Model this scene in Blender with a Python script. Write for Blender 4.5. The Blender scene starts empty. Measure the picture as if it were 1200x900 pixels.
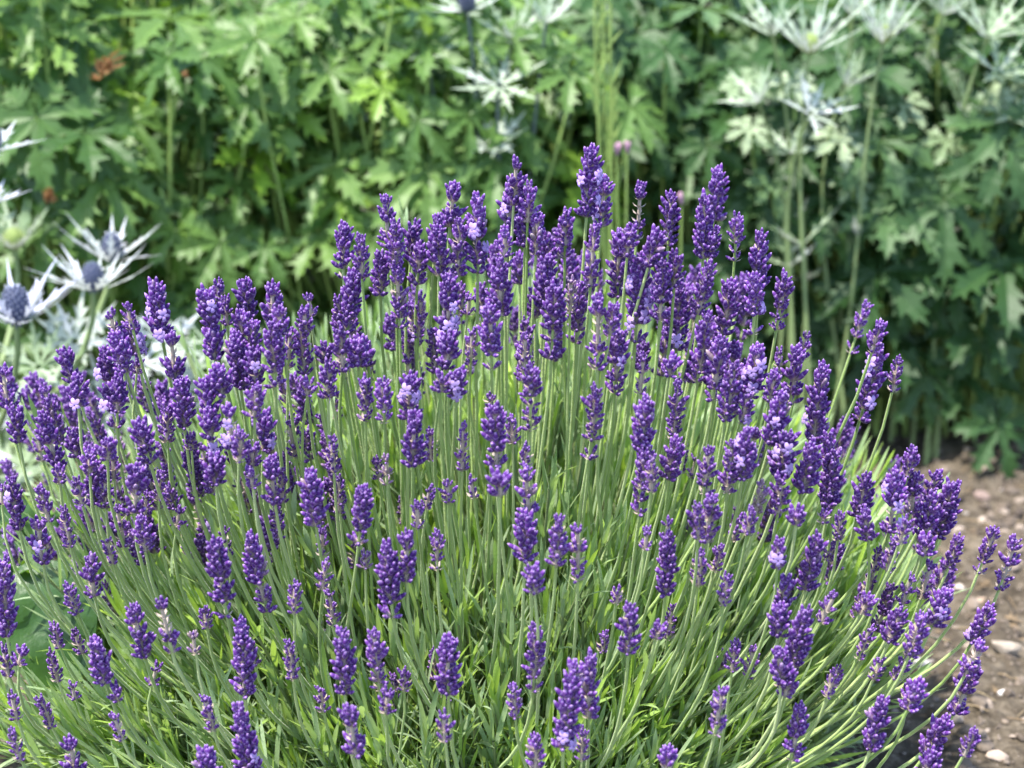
import bpy, math, random
import numpy as np
from mathutils import Vector, Matrix

R = math.radians
rng = np.random.default_rng(7)
random.seed(7)
scene = bpy.context.scene
col = scene.collection

# ------------------------------------------------------------------ camera, sky, sun, exposure
AIM = np.array([0.0, 0.0, 0.28]); PITCH = R(20.0); DIST = 1.2; FPX = 2163.0
CAM = AIM + DIST * np.array([0.0, -math.cos(PITCH), math.sin(PITCH)])
cd = bpy.data.cameras.new("camera"); cam = bpy.data.objects.new("camera", cd); col.objects.link(cam)
cam.location = CAM; cam.rotation_euler = (math.pi / 2 - PITCH, 0, 0)
cd.sensor_width = 36.0; cd.lens = 36.0 * FPX / 1200.0
cd.clip_start = 0.05; cd.clip_end = 500.0
cd.dof.use_dof = True; cd.dof.focus_distance = 1.07; cd.dof.aperture_fstop = 6.8
scene.camera = cam
SUN_EL, SUN_AZ = R(69), R(-130)             # azimuth measured from +y (behind the bed) towards +x
to_sun = Vector((math.sin(SUN_AZ) * math.cos(SUN_EL), math.cos(SUN_AZ) * math.cos(SUN_EL), math.sin(SUN_EL)))
world = bpy.data.worlds.new("World"); scene.world = world; world.use_nodes = True
wn = world.node_tree
sky = wn.nodes.new("ShaderNodeTexSky"); sky.sky_type = 'NISHITA'; sky.sun_disc = False
sky.sun_elevation = SUN_EL; sky.sun_rotation = SUN_AZ
wn.links.new(sky.outputs[0], wn.nodes["Background"].inputs[0])
wn.nodes["Background"].inputs[1].default_value = 0.14
sl = bpy.data.lights.new("sun", 'SUN'); sl.energy = 3.1; sl.angle = R(1.5); sl.color = (1.0, 0.95, 0.87)
so = bpy.data.objects.new("sun", sl); col.objects.link(so)
so.rotation_euler = to_sun.to_track_quat('Z', 'Y').to_euler()
scene.view_settings.view_transform = 'Standard'; scene.view_settings.look = 'None'
scene.view_settings.gamma = 1.0; scene.view_settings.exposure = 1.86
scene.render.engine = 'CYCLES'
scene.cycles.max_bounces = 9; scene.cycles.diffuse_bounces = 6; scene.cycles.transmission_bounces = 6; scene.cycles.transparent_max_bounces = 4
scene.cycles.caustics_reflective = False; scene.cycles.caustics_refractive = False

FWD = (AIM - CAM) / DIST
RIGHT = np.array([1.0, 0, 0]); UP = np.cross(RIGHT, FWD)
def ray(px, py):
    d = FWD + RIGHT * ((px - 600) / FPX) + UP * ((450 - py) / FPX)
    return d / np.linalg.norm(d)
def at_y(px, py, y):                       # the place at depth y behind the bush seen at that spot of the photograph
    d = ray(px, py); return CAM + d * ((y - CAM[1]) / d[1])
def at_z(px, py, z=0.0):
    d = ray(px, py); return CAM + d * ((z - CAM[2]) / d[2])
def unit(v):
    v = np.asarray(v, float); return v / (np.linalg.norm(v, axis=-1, keepdims=True) + 1e-12)

# ------------------------------------------------------------------ mesh builder
class MB:
    def __init__(s): s.V = []; s.Q = []; s.T = []; s.a = []; s.r = []; s.n = 0; s.qm = []; s.tm = []
    def add(s, V, Q=None, T=None, a=0.0, r=0.5, m=0):
        V = np.asarray(V, float).reshape(-1, 3); k = len(V)
        s.V.append(V)
        s.a.append(np.broadcast_to(np.asarray(a, float), (k,))); s.r.append(np.broadcast_to(np.asarray(r, float), (k,)))
        if Q is not None and len(Q):
            Q = np.asarray(Q, int) + s.n; s.Q.append(Q); s.qm.append(np.full(len(Q), m, int))
        if T is not None and len(T):
            T = np.asarray(T, int) + s.n; s.T.append(T); s.tm.append(np.full(len(T), m, int))
        s.n += k
    def merge(s, o, m=0):
        V = np.concatenate(o.V); a = np.concatenate(o.a); r = np.concatenate(o.r)
        s.add(V, np.concatenate(o.Q) if o.Q else None, np.concatenate(o.T) if o.T else None, a, r, m)
    def build(s, name, mats, parent=None, smooth=True, origin=None):
        V = np.concatenate(s.V)
        if origin is not None: V = V - np.asarray(origin)
        Q = np.concatenate(s.Q) if s.Q else np.zeros((0, 4), int)
        T = np.concatenate(s.T) if s.T else np.zeros((0, 3), int)
        me = bpy.data.meshes.new(name)
        me.vertices.add(len(V)); me.vertices.foreach_set("co", V.astype(np.float32).ravel())
        nl = Q.size + T.size
        me.loops.add(nl); me.loops.foreach_set("vertex_index", np.concatenate([Q.ravel(), T.ravel()]).astype(np.int32))
        st = np.concatenate([np.arange(len(Q)) * 4, Q.size + np.arange(len(T)) * 3]).astype(np.int32)
        me.polygons.add(len(st)); me.polygons.foreach_set("loop_start", st)
        me.polygons.foreach_set("use_smooth", np.full(len(st), smooth, dtype=bool))
        mats = mats if isinstance(mats, (list, tuple)) else [mats]
        for m in mats: me.materials.append(m)
        if len(mats) > 1:
            mi = np.concatenate([np.concatenate(s.qm) if s.qm else np.zeros(0, int), np.concatenate(s.tm) if s.tm else np.zeros(0, int)])
            me.polygons.foreach_set("material_index", mi.astype(np.int32))
        me.update(calc_edges=True)
        for nm, arr in (("along", s.a), ("vary", s.r)):
            at = me.attributes.new(nm, 'FLOAT', 'POINT'); at.data.foreach_set("value", np.concatenate(arr).astype(np.float32))
        o = bpy.data.objects.new(name, me); col.objects.link(o)
        if parent is not None: o.parent = parent
        if origin is not None:
            o.location = np.asarray(origin) - (np.array(parent_origin(parent)) if parent is not None else 0)
        return o
def parent_origin(p):
    v = np.zeros(3)
    while p is not None: v = v + np.array(p.location); p = p.parent
    return v
def tag(o, label=None, cat=None, group=None, kind=None):
    if label: o['label'] = label
    if cat: o['category'] = cat
    if group: o['group'] = group
    if kind: o['kind'] = kind
    return o
def empty(name, loc, label, cat, group=None):
    o = bpy.data.objects.new(name, None); col.objects.link(o); o.location = loc; o.empty_display_size = 0.05
    return tag(o, label, cat, group)
def build_in(mb, name, mats, root, smooth=True):     # part of an Empty root; vertices given in world space
    return mb.build(name, mats, root, smooth, origin=parent_origin(root))

def grid_quads(n, m, wrap=False):                  # n rings of m points
    i = np.arange(n - 1)[:, None]; j = np.arange(m if wrap else m - 1)[None]
    k = (j + 1) % m
    return np.stack([i * m + j, i * m + k, (i + 1) * m + k, (i + 1) * m + j], -1).reshape(-1, 4)
def frames(d):
    d = unit(d); h = np.where(np.abs(d[..., 2:3]) < 0.9, np.array([0, 0, 1.0]), np.array([1.0, 0, 0]))
    u = unit(np.cross(h, d)); return u, np.cross(d, u)
def tube(mb, P, rad, sides=6, a=None, r=0.5, m=0):
    P = np.asarray(P, float); n = len(P)
    t = unit(np.gradient(P, axis=0)); u = np.zeros_like(P)
    u0 = frames(t[0])[0]
    for i in range(n):
        u0 = unit(u0 - t[i] * np.dot(u0, t[i])); u[i] = u0
    w = np.cross(t, u); ph = np.arange(sides) / sides * 2 * math.pi
    rad = np.broadcast_to(np.asarray(rad, float), (n,))
    V = P[:, None] + rad[:, None, None] * (np.cos(ph)[None, :, None] * u[:, None] + np.sin(ph)[None, :, None] * w[:, None])
    aa = np.repeat(np.linspace(0, 1, n) if a is None else np.broadcast_to(a, (n,)), sides)
    mb.add(V, grid_quads(n, sides, True), None, aa, r, m)
def bez(p0, p1, p2, p3, n):
    t = np.linspace(0, 1, n)[:, None]
    return (1 - t) ** 3 * p0 + 3 * (1 - t) ** 2 * t * p1 + 3 * (1 - t) * t * t * p2 + t ** 3 * p3

# ------------------------------------------------------------------ materials
def nodes_of(name):
    m = bpy.data.materials.new(name); m.use_nodes = True
    nt = m.node_tree; return m, nt, nt.nodes["Principled BSDF"], nt.nodes["Material Output"]
def attr(nt, name):
    n = nt.nodes.new("ShaderNodeAttribute"); n.attribute_name = name; return n.outputs["Fac"]
def ramp(nt, fac, stops):
    n = nt.nodes.new("ShaderNodeValToRGB"); e = n.color_ramp.elements
    while len(e) < len(stops): e.new(0.5)
    for x, (p, c) in zip(e, stops): x.position = p; x.color = (*c, 1)
    nt.links.new(fac, n.inputs[0]); return n.outputs[0]
def noise(nt, scale, detail=4, rough=0.6, vec=None):
    n = nt.nodes.new("ShaderNodeTexNoise"); n.inputs["Scale"].default_value = scale; n.inputs["Detail"].default_value = detail
    n.inputs["Roughness"].default_value = rough
    if vec is None:
        g = nt.nodes.new("ShaderNodeNewGeometry"); vec = g.outputs["Position"]
    nt.links.new(vec, n.inputs["Vector"]); return n.outputs[0]
def mix(nt, fac, a, b, mode='MIX'):
    n = nt.nodes.new("ShaderNodeMix"); n.data_type = 'RGBA'; n.blend_type = mode
    for sock, v in ((n.inputs[0], fac), (n.inputs[6], a), (n.inputs[7], b)):
        if hasattr(v, 'links'): nt.links.new(v, sock)
        else: sock.default_value = (*v, 1) if isinstance(v, tuple) else v
    return n.outputs[2]
def bump(nt, h, strength, dist):
    b = nt.nodes.new("ShaderNodeBump"); b.inputs["Strength"].default_value = strength; b.inputs["Distance"].default_value = dist
    nt.links.new(h, b.inputs["Height"]); return b.outputs[0]
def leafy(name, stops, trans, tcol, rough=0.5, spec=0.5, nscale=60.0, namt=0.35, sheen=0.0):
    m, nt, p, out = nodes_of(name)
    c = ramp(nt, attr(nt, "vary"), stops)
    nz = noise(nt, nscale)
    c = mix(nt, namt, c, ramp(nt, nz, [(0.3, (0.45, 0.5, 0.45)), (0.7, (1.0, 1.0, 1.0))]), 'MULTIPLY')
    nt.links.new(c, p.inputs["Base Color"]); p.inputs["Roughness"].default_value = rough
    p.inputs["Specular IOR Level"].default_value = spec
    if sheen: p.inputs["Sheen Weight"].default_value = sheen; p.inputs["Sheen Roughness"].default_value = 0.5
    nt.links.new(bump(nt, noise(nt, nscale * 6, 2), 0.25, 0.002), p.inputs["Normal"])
    if trans:
        t = nt.nodes.new("ShaderNodeBsdfTranslucent")
        nt.links.new(mix(nt, 1.0, c, tcol, 'MULTIPLY') if False else mix(nt, 0.6, c, tcol), t.inputs[0])
        mx = nt.nodes.new("ShaderNodeMixShader"); mx.inputs[0].default_value = trans
        nt.links.new(p.outputs[0], mx.inputs[1]); nt.links.new(t.outputs[0], mx.inputs[2]); nt.links.new(mx.outputs[0], out.inputs[0])
    return m

def spike_material():
    m, nt, p, out = nodes_of("lavender_bud")
    t = attr(nt, "along"); r = attr(nt, "vary")
    c1 = ramp(nt, t, [(0.0, (0.40, 0.34, 0.26)), (0.16, (0.36, 0.27, 0.28)), (0.34, (0.14, 0.065, 0.22)), (0.52, (0.075, 0.022, 0.155)), (0.62, (0.22, 0.13, 0.36)), (0.67, (0.045, 0.011, 0.115)), (0.86, (0.070, 0.018, 0.160)), (1.0, (0.32, 0.21, 0.45))])
    c2 = ramp(nt, t, [(0.0, (0.42, 0.36, 0.28)), (0.18, (0.38, 0.28, 0.31)), (0.38, (0.20, 0.095, 0.31)), (0.52, (0.135, 0.045, 0.27)), (0.62, (0.32, 0.21, 0.48)), (0.67, (0.090, 0.024, 0.20)), (0.86, (0.14, 0.042, 0.275)), (1.0, (0.44, 0.31, 0.58))])
    c3 = ramp(nt, t, [(0.0, (0.34, 0.30, 0.17)), (0.4, (0.30, 0.24, 0.20)), (0.7, (0.23, 0.16, 0.19)), (1.0, (0.42, 0.34, 0.30))])
    c = mix(nt, r, c1, c2)
    g = nt.nodes.new("ShaderNodeMath"); g.operation = 'SUBTRACT'; g.use_clamp = True; nt.links.new(r, g.inputs[0]); g.inputs[1].default_value = 1.0
    c = mix(nt, g.outputs[0], c, c3)
    nt.links.new(c, p.inputs["Base Color"]); p.inputs["Roughness"].default_value = 0.85; p.inputs["Specular IOR Level"].default_value = 0.2
    p.inputs["Sheen Weight"].default_value = 0.1; p.inputs["Sheen Roughness"].default_value = 0.35
    p.inputs["Sheen Tint"].default_value = (0.75, 0.62, 1.0, 1)
    nt.links.new(bump(nt, noise(nt, 1500, 2), 0.35, 0.0006), p.inputs["Normal"])
    return m
M_BUD = spike_material()
def simple(name, colr, rough=0.6, nscale=80.0, amt=0.4, trans=0.0, tcol=(1, 1, 1), sheen=0.0):
    return leafy(name, [(0.0, tuple(x * 0.75 for x in colr)), (1.0, tuple(min(1, x * 1.25) for x in colr))], trans, tcol, rough, 0.35, nscale, amt, sheen)
M_PETAL = simple("lilac_petal", (0.50, 0.34, 0.72), 0.6, 300, 0.2, 0.3, (0.5, 0.3, 0.85), 0.2)
M_STEM = leafy("lavender_stem", [(0.0, (0.21, 0.33, 0.07)), (0.5, (0.31, 0.43, 0.12)), (1.0, (0.44, 0.54, 0.21))], 0.0, (1, 1, 1), 0.55, 0.4, 90, 0.3, 0.3)
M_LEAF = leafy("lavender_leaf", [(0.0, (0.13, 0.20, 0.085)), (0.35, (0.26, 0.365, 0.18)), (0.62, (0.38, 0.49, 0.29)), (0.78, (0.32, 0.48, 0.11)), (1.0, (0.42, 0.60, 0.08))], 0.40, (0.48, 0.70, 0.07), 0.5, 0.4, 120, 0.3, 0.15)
M_WOOD = simple("woody_twig", (0.22, 0.27, 0.12), 0.85, 120, 0.6)
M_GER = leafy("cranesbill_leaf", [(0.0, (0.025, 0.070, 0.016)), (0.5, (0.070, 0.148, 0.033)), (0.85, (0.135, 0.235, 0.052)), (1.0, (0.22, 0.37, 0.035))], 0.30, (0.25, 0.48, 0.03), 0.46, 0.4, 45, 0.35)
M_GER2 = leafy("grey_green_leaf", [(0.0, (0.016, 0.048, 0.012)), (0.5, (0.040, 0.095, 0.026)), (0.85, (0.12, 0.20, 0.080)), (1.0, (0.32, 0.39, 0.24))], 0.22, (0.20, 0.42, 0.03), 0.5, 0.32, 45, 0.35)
M_PETIOLE = simple("leaf_stalk", (0.26, 0.36, 0.10), 0.5, 60, 0.35)
M_DEAD = simple("withered_leaf", (0.27, 0.135, 0.055), 0.8, 120, 0.5, 0.25, (0.5, 0.2, 0.05))
M_BRACT = leafy("silver_bract", [(0.0, (0.50, 0.52, 0.72)), (0.4, (0.58, 0.60, 0.68)), (0.66, (0.50, 0.55, 0.48)), (0.85, (0.33, 0.41, 0.27)), (1.0, (0.17, 0.25, 0.12))], 0.3, (0.8, 0.82, 0.8), 0.45, 0.4, 150, 0.15)
M_CONE = leafy("blue_cone", [(0.0, (0.028, 0.036, 0.075)), (0.55, (0.065, 0.080, 0.155)), (1.0, (0.33, 0.37, 0.47))], 0.0, (1, 1, 1), 0.6, 0.3, 300, 0.2, 0.2)
M_CONEG = leafy("unripe_cone", [(0.0, (0.20, 0.28, 0.06)), (1.0, (0.45, 0.52, 0.22))], 0.0, (1, 1, 1), 0.6, 0.3, 300, 0.2, 0.2)
M_HSTEM = simple("sea_holly_stem", (0.22, 0.29, 0.12), 0.5, 60, 0.3)
M_BSTEM = simple("blue_grey_stem", (0.13, 0.17, 0.17), 0.5, 60, 0.3)
M_PINK = simple("pink_bud", (0.42, 0.24, 0.32), 0.6, 200, 0.2)
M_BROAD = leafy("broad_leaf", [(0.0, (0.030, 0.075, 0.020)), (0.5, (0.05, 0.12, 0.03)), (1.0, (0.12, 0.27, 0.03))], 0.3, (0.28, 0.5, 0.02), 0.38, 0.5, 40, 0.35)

def soil_material():
    m, nt, p, out = nodes_of("garden_soil")
    a = noise(nt, 9, 6, 0.65); b = noise(nt, 70, 5, 0.7); c3 = noise(nt, 420, 3, 0.7)
    c = ramp(nt, b, [(0.30, (0.034, 0.028, 0.021)), (0.52, (0.115, 0.096, 0.072)), (0.72, (0.25, 0.215, 0.168))])
    c = mix(nt, 0.55, c, ramp(nt, a, [(0.35, (0.55, 0.50, 0.46)), (0.65, (1.0, 0.96, 0.9))]), 'MULTIPLY')
    c = mix(nt, 0.4, c, ramp(nt, c3, [(0.35, (0.5, 0.47, 0.44)), (0.6, (1, 1, 1))]), 'MULTIPLY')
    nt.links.new(c, p.inputs["Base Color"]); p.inputs["Roughness"].default_value = 0.95; p.inputs["Specular IOR Level"].default_value = 0.15
    nt.links.new(bump(nt, c3, 0.8, 0.003), p.inputs["Normal"])
    return m
def stone_material(name, stops, ns=120):
    m, nt, p, out = nodes_of(name)
    c = ramp(nt, attr(nt, "vary"), stops)
    c = mix(nt, 0.5, c, ramp(nt, noise(nt, ns, 5, 0.7), [(0.3, (0.5, 0.47, 0.44)), (0.65, (1, 1, 1))]), 'MULTIPLY')
    nt.links.new(c, p.inputs["Base Color"]); p.inputs["Roughness"].default_value = 0.85; p.inputs["Specular IOR Level"].default_value = 0.25
    nt.links.new(bump(nt, noise(nt, ns * 6, 3), 0.5, 0.002), p.inputs["Normal"])
    return m
M_SOIL = soil_material()
M_GRAVEL = stone_material("gravel_stone", [(0.0, (0.06, 0.046, 0.037)), (0.45, (0.15, 0.12, 0.095)), (0.75, (0.26, 0.21, 0.17)), (0.92, (0.32, 0.26, 0.21)), (1.0, (0.52, 0.47, 0.42))])

# ------------------------------------------------------------------ ground
HASH = rng.random((256, 256))
def vnoise(x, y):
    xi = np.floor(x).astype(int); yi = np.floor(y).astype(int); fx = x - xi; fy = y - yi
    fx = fx * fx * (3 - 2 * fx); fy = fy * fy * (3 - 2 * fy)
    h = lambda i, j: HASH[i % 256, j % 256]
    return (h(xi, yi) * (1 - fx) + h(xi + 1, yi) * fx) * (1 - fy) + (h(xi, yi + 1) * (1 - fx) + h(xi + 1, yi + 1) * fx) * fy
def ground_z(x, y):
    near = np.clip(1.6 - np.hypot(x - 0.2, y - 0.3), 0, 1)
    return near * ((vnoise(x * 9 + 3, y * 9) - 0.5) * 0.022 + (vnoise(x * 31, y * 31 + 7) - 0.5) * 0.012 + np.abs(vnoise(x * 90, y * 90) - 0.5) * 0.009) - 0.004
ax = np.concatenate([-np.geomspace(120, 0.9, 14), np.linspace(-0.8, 0.05, 40), np.linspace(0.055, 0.85, 260), np.geomspace(0.95, 120, 14)])
ay = np.concatenate([-np.geomspace(120, 0.8, 14), np.linspace(-0.7, -0.12, 20), np.linspace(-0.11, 0.85, 300), np.geomspace(0.95, 160, 20)])
gx, gy = np.meshgrid(ax, ay)
mb = MB(); mb.add(np.stack([gx, gy, ground_z(gx, gy)], -1), grid_quads(len(ay), len(ax)))
soil = mb.build("soil", M_SOIL); tag(soil, "bare brown crumbly garden soil", kind="structure"); del soil['label']

# ------------------------------------------------------------------ lavender
# every flower spike: tip and foot as seen in the photograph, width, then foots of loose lower whorls, oN = open florets
SPIKES = """452 233 456 290 22;463 262 463 315 22;404 266 402 314 24 12;422 280 424 325 20;416 321 408 374 34 14;446 299 446 345 24;466 316 468 372 22 13;486 264 482 300 22;492 293 490 318 24 16;514 257 510 290 22;514 270 514 322 24;533 221 527 265 32;538 258 536 322 20;560 231 560 308 28 13 o2;524 325 524 400 32 14 o4;587 307 588 369 26
605 192 602 240 24;600 222 596 272 26 o1;620 220 618 260 22;617 233 615 288 24;630 256 628 298 22;592 274 592 300 18 14;693 177 688 240 30 14 o4;708 212 705 255 22 11 o1;750 218 747 268 22 13;787 231 784 270 22 10 18;771 276 760 312 26;663 248 662 287 22 15;698 266 692 335 22;727 276 724 335 28 13;642 305 638 362 32;650 337 648 385 28 14 42;669 328 668 365 14;749 302 746 378 34 26 o5;776 308 773 375 24;792 300 790 335 22;737 272 735 300 22
842 202 836 258 26;826 234 824 302 26;837 270 832 302 20;863 255 862 284 18 11 23;891 275 888 338 24;886 326 884 368 24 26 o1;920 324 914 362 22 12 26;856 334 847 392 26;796 338 793 400 26 10;832 310 818 368 20;830 370 819 436 26 13;846 398 838 455 26 16;860 428 850 492 22;888 410 880 465 28 o4;877 462 870 495 20 o1;914 412 912 440 14;945 393 940 420 13;934 412 928 462 26 12;908 440 902 470 22;917 465 903 520 32 o1;965 430 953 520 34 o1;794 450 790 508 20 10;754 420 750 460 16;757 468 751 528 30;786 425 784 440 24
702 351 700 412 28 24;720 360 715 390 20;726 388 722 445 26 18 o1;698 455 694 505 22 12 42;622 433 622 463 24 15 35 52;580 479 582 545 28;574 362 576 414 26 22;616 394 614 435 10 14;398 388 402 435 22;420 405 420 428 28;385 425 384 465 22;428 446 428 480 18 15;450 448 450 480 20 18;482 444 480 490 26 o3;554 388 552 418 14 12;518 445 516 458 24;535 440 534 462 26 o2;494 349 490 395 16;526 396 524 432 28;464 374 466 410 14;550 348 548 368 14;574 466 575 480 12
487 490 484 545 32;504 506 506 538 14;453 537 453 555 14 14;544 500 542 550 16;524 565 526 588 16;504 572 500 595 16;488 592 490 618 14;552 562 555 582 10;586 562 586 580 30;600 492 601 518 12;617 524 616 545 14;617 548 620 600 24;616 604 615 655 28;427 576 422 620 26 20;512 625 512 655 18 14;477 628 476 680 24;455 641 458 705 30 22
756 528 752 572 26 18 38;765 538 763 575 18;793 518 783 560 24;830 528 826 568 24 12;834 584 828 635 24;817 592 818 630 18;655 608 652 662 22;677 620 677 665 20 18;782 628 780 695 26;784 612 780 630 10;758 622 756 642 14;820 650 815 680 14;858 520 852 576 22;876 508 870 560 26 o1;924 510 915 560 30 o3;952 522 940 575 30;970 510 975 590 24;980 530 970 598 22;916 562 912 600 22;934 602 933 614 22;966 602 964 612 12;960 630 945 690 26;978 638 970 655 10;880 600 876 625 18;866 610 858 632 14;913 637 911 665 20 o2;892 568 886 600 14
1070 528 1064 558 20;1050 554 1042 622 30 o3;1015 560 1005 605 24;1014 602 1018 632 24;985 605 982 632 14;1072 560 1068 600 20;1097 557 1090 582 22;1118 570 1100 628 30;1092 582 1085 630 26;1086 634 1082 650 24;1062 610 1055 635 18;1048 634 1040 668 20;1124 632 1112 665 20;1165 620 1152 658 18 16;1190 632 1176 678 22 14;1091 662 1080 700 22;1030 644 1018 690 14;1108 695 1093 732 28 o1;1068 677 1058 708 16;1056 718 1042 752 22;1080 722 1066 768 22;1160 712 1140 752 22;1148 756 1132 790 24;1142 780 1120 835 30;1020 737 1010 762 16 12;1018 702 1010 718 20;978 698 963 728 18;1032 774 1024 795 12;1065 768 1048 795 16;978 788 970 815 14;1034 822 1020 878 26;1075 805 1065 830 26;1064 803 1062 830 16
1015 357 1003 395 16 20;1032 381 1022 412 22;1030 408 1012 478 26 16 o3;1053 423 1046 458 15;913 763 915 803 26;925 790 920 815 24;945 715 930 780 26;920 680 918 712 26;915 712 912 745 24;975 698 962 725 16;862 752 858 785 16;847 810 840 848 22 14;938 830 930 880 24 12;851 676 848 708 12;822 648 818 685 12;845 642 838 668 12;1108 845 1085 885 28;1092 885 1085 910 26;1142 858 1130 885 16
624 668 626 695 22;438 742 444 798 22 12;402 740 404 812 26;525 750 525 800 32 16;627 735 626 793 22 20;602 806 604 840 18;692 767 690 840 26;672 782 660 875 32 o2;737 710 736 765 24;771 735 769 747 20;520 838 522 868 18;408 833 418 885 28;628 863 628 900 18;684 858 682 890 12;782 880 780 930 28;454 812 452 835 20;473 788 474 808 8;428 650 428 665 12;723 694 722 706 12
252 637 262 703 30 22;292 630 310 703 28 16;283 730 287 815 28;156 713 170 770 26;188 707 198 750 24 17;280 830 296 915 32 o1;227 744 229 765 12;338 752 343 795 16;347 684 345 718 14;106 656 110 697 22;80 688 90 718 18;110 752 122 800 24;88 741 96 765 14;184 782 178 802 16;135 810 138 820 20;60 767 68 798 14;85 802 88 818 10;4 658 8 745 24;4 760 10 792 18;26 762 22 778 20;14 815 20 842 14;14 858 24 890 14;82 872 88 910 28;240 883 243 930 34;240 818 250 855 16;382 658 378 690 10;240 714 242 735 14;63 735 70 758 12
181 334 190 395 32 o4;150 360 155 385 18;130 368 138 410 18 o1;153 378 160 415 26 o3;136 394 148 435 26;162 426 160 437 16;201 398 205 445 26;124 413 132 480 38 o3;138 444 137 482 24 20;76 413 86 448 22;92 445 92 475 22 o1;52 456 72 520 20;4 434 10 478 22;18 480 22 518 20;170 447 172 457 16;212 448 216 500 26;196 480 196 515 14;242 450 244 490 28
240 344 248 382 28 18;256 332 258 355 16;264 352 266 380 18;250 388 252 420 24;286 331 290 372 24;282 370 284 392 22;320 339 318 380 28;328 365 330 390 22;296 380 294 412 20;320 380 322 435 26 20;362 348 364 370 18;356 364 360 388 20;352 380 357 438 22;340 390 338 420 18 14;276 396 282 455 30;298 412 300 450 24 o1;256 435 260 462 28;300 455 298 488 22;362 452 360 462 18;380 406 382 425 20;268 480 272 525 30 o2;246 480 250 530 26 o1
310 490 308 525 30 o1;252 537 253 565 26;295 555 296 570 18;282 510 280 540 20;296 525 296 545 20;340 496 346 535 14;390 515 391 552 14;318 540 322 590 24;328 552 331 588 12;322 590 328 630 16;362 556 370 615 26;396 560 398 600 12;378 622 378 650 12;262 622 266 655 10;211 597 207 615 16
50 490 68 550 24;44 512 50 540 12;14 563 22 620 22 o1;48 575 58 610 18;74 598 82 640 18;106 532 105 555 22;86 507 90 535 22;127 518 126 538 20;132 536 133 560 12;164 497 172 530 26 15;108 546 112 590 28;124 560 124 595 22;160 548 158 600 28;138 596 146 640 18;172 580 170 605 10;166 608 170 645 20;90 564 96 590 18;44 614 50 660 24 o1;194 484 196 518 14;188 556 186 585 12;125 632 132 660 14;70 554 70 566 18;2 572 2 590 12;224 516 224 526 10"""
EC = np.array([0.0, 0.02, 0.0]); ER = np.array([0.47, 0.34, 0.465])
def on_dome(px, py, s):
    d = ray(px, py); o = (CAM - EC) / (ER * s); q = d / (ER * s)
    A = q @ q; B = o @ q; C = o @ o - 1; D = B * B - A * C
    t = (-B - math.sqrt(D)) / A if D > 0 else -B / A
    return CAM + d * t, t

PR_S = np.array([0.0, 0.16, 0.38, 0.60, 0.66, 0.78, 0.91, 1.0]); PR_R = np.array([0.36, 0.60, 0.86, 1.0, 0.84, 0.78, 0.52, 0.05]); SID = 8
RIB = np.where(np.arange(8) % 2 == 0, 1.0, 0.80)[None, :] * (PR_S < 0.63)[:, None] + (PR_S >= 0.63)[:, None] * 1.0
def buds(mb, base, d, L, rad, var, wob):
    n = len(base); u, w = frames(d); ph = np.arange(SID) / SID * 2 * math.pi
    ring = np.cos(ph)[None, :, None] * u[:, None] + np.sin(ph)[None, :, None] * w[:, None]
    up = wob[:, None, None, :] * (PR_S ** 2)[None, :, None, None]
    V = base[:, None, None] + d[:, None, None] * (L[:, None] * PR_S)[:, :, None, None] + (rad[:, None, None] * (PR_R[:, None] * RIB)[None])[..., None] * ring[:, None] + up
    k = len(PR_S) * SID
    Q = (grid_quads(len(PR_S), SID, True)[None] + (np.arange(n) * k)[:, None, None]).reshape(-1, 4)
    mb.add(V, Q, None, np.tile(np.repeat(PR_S, SID), n), np.repeat(var, k))
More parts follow.
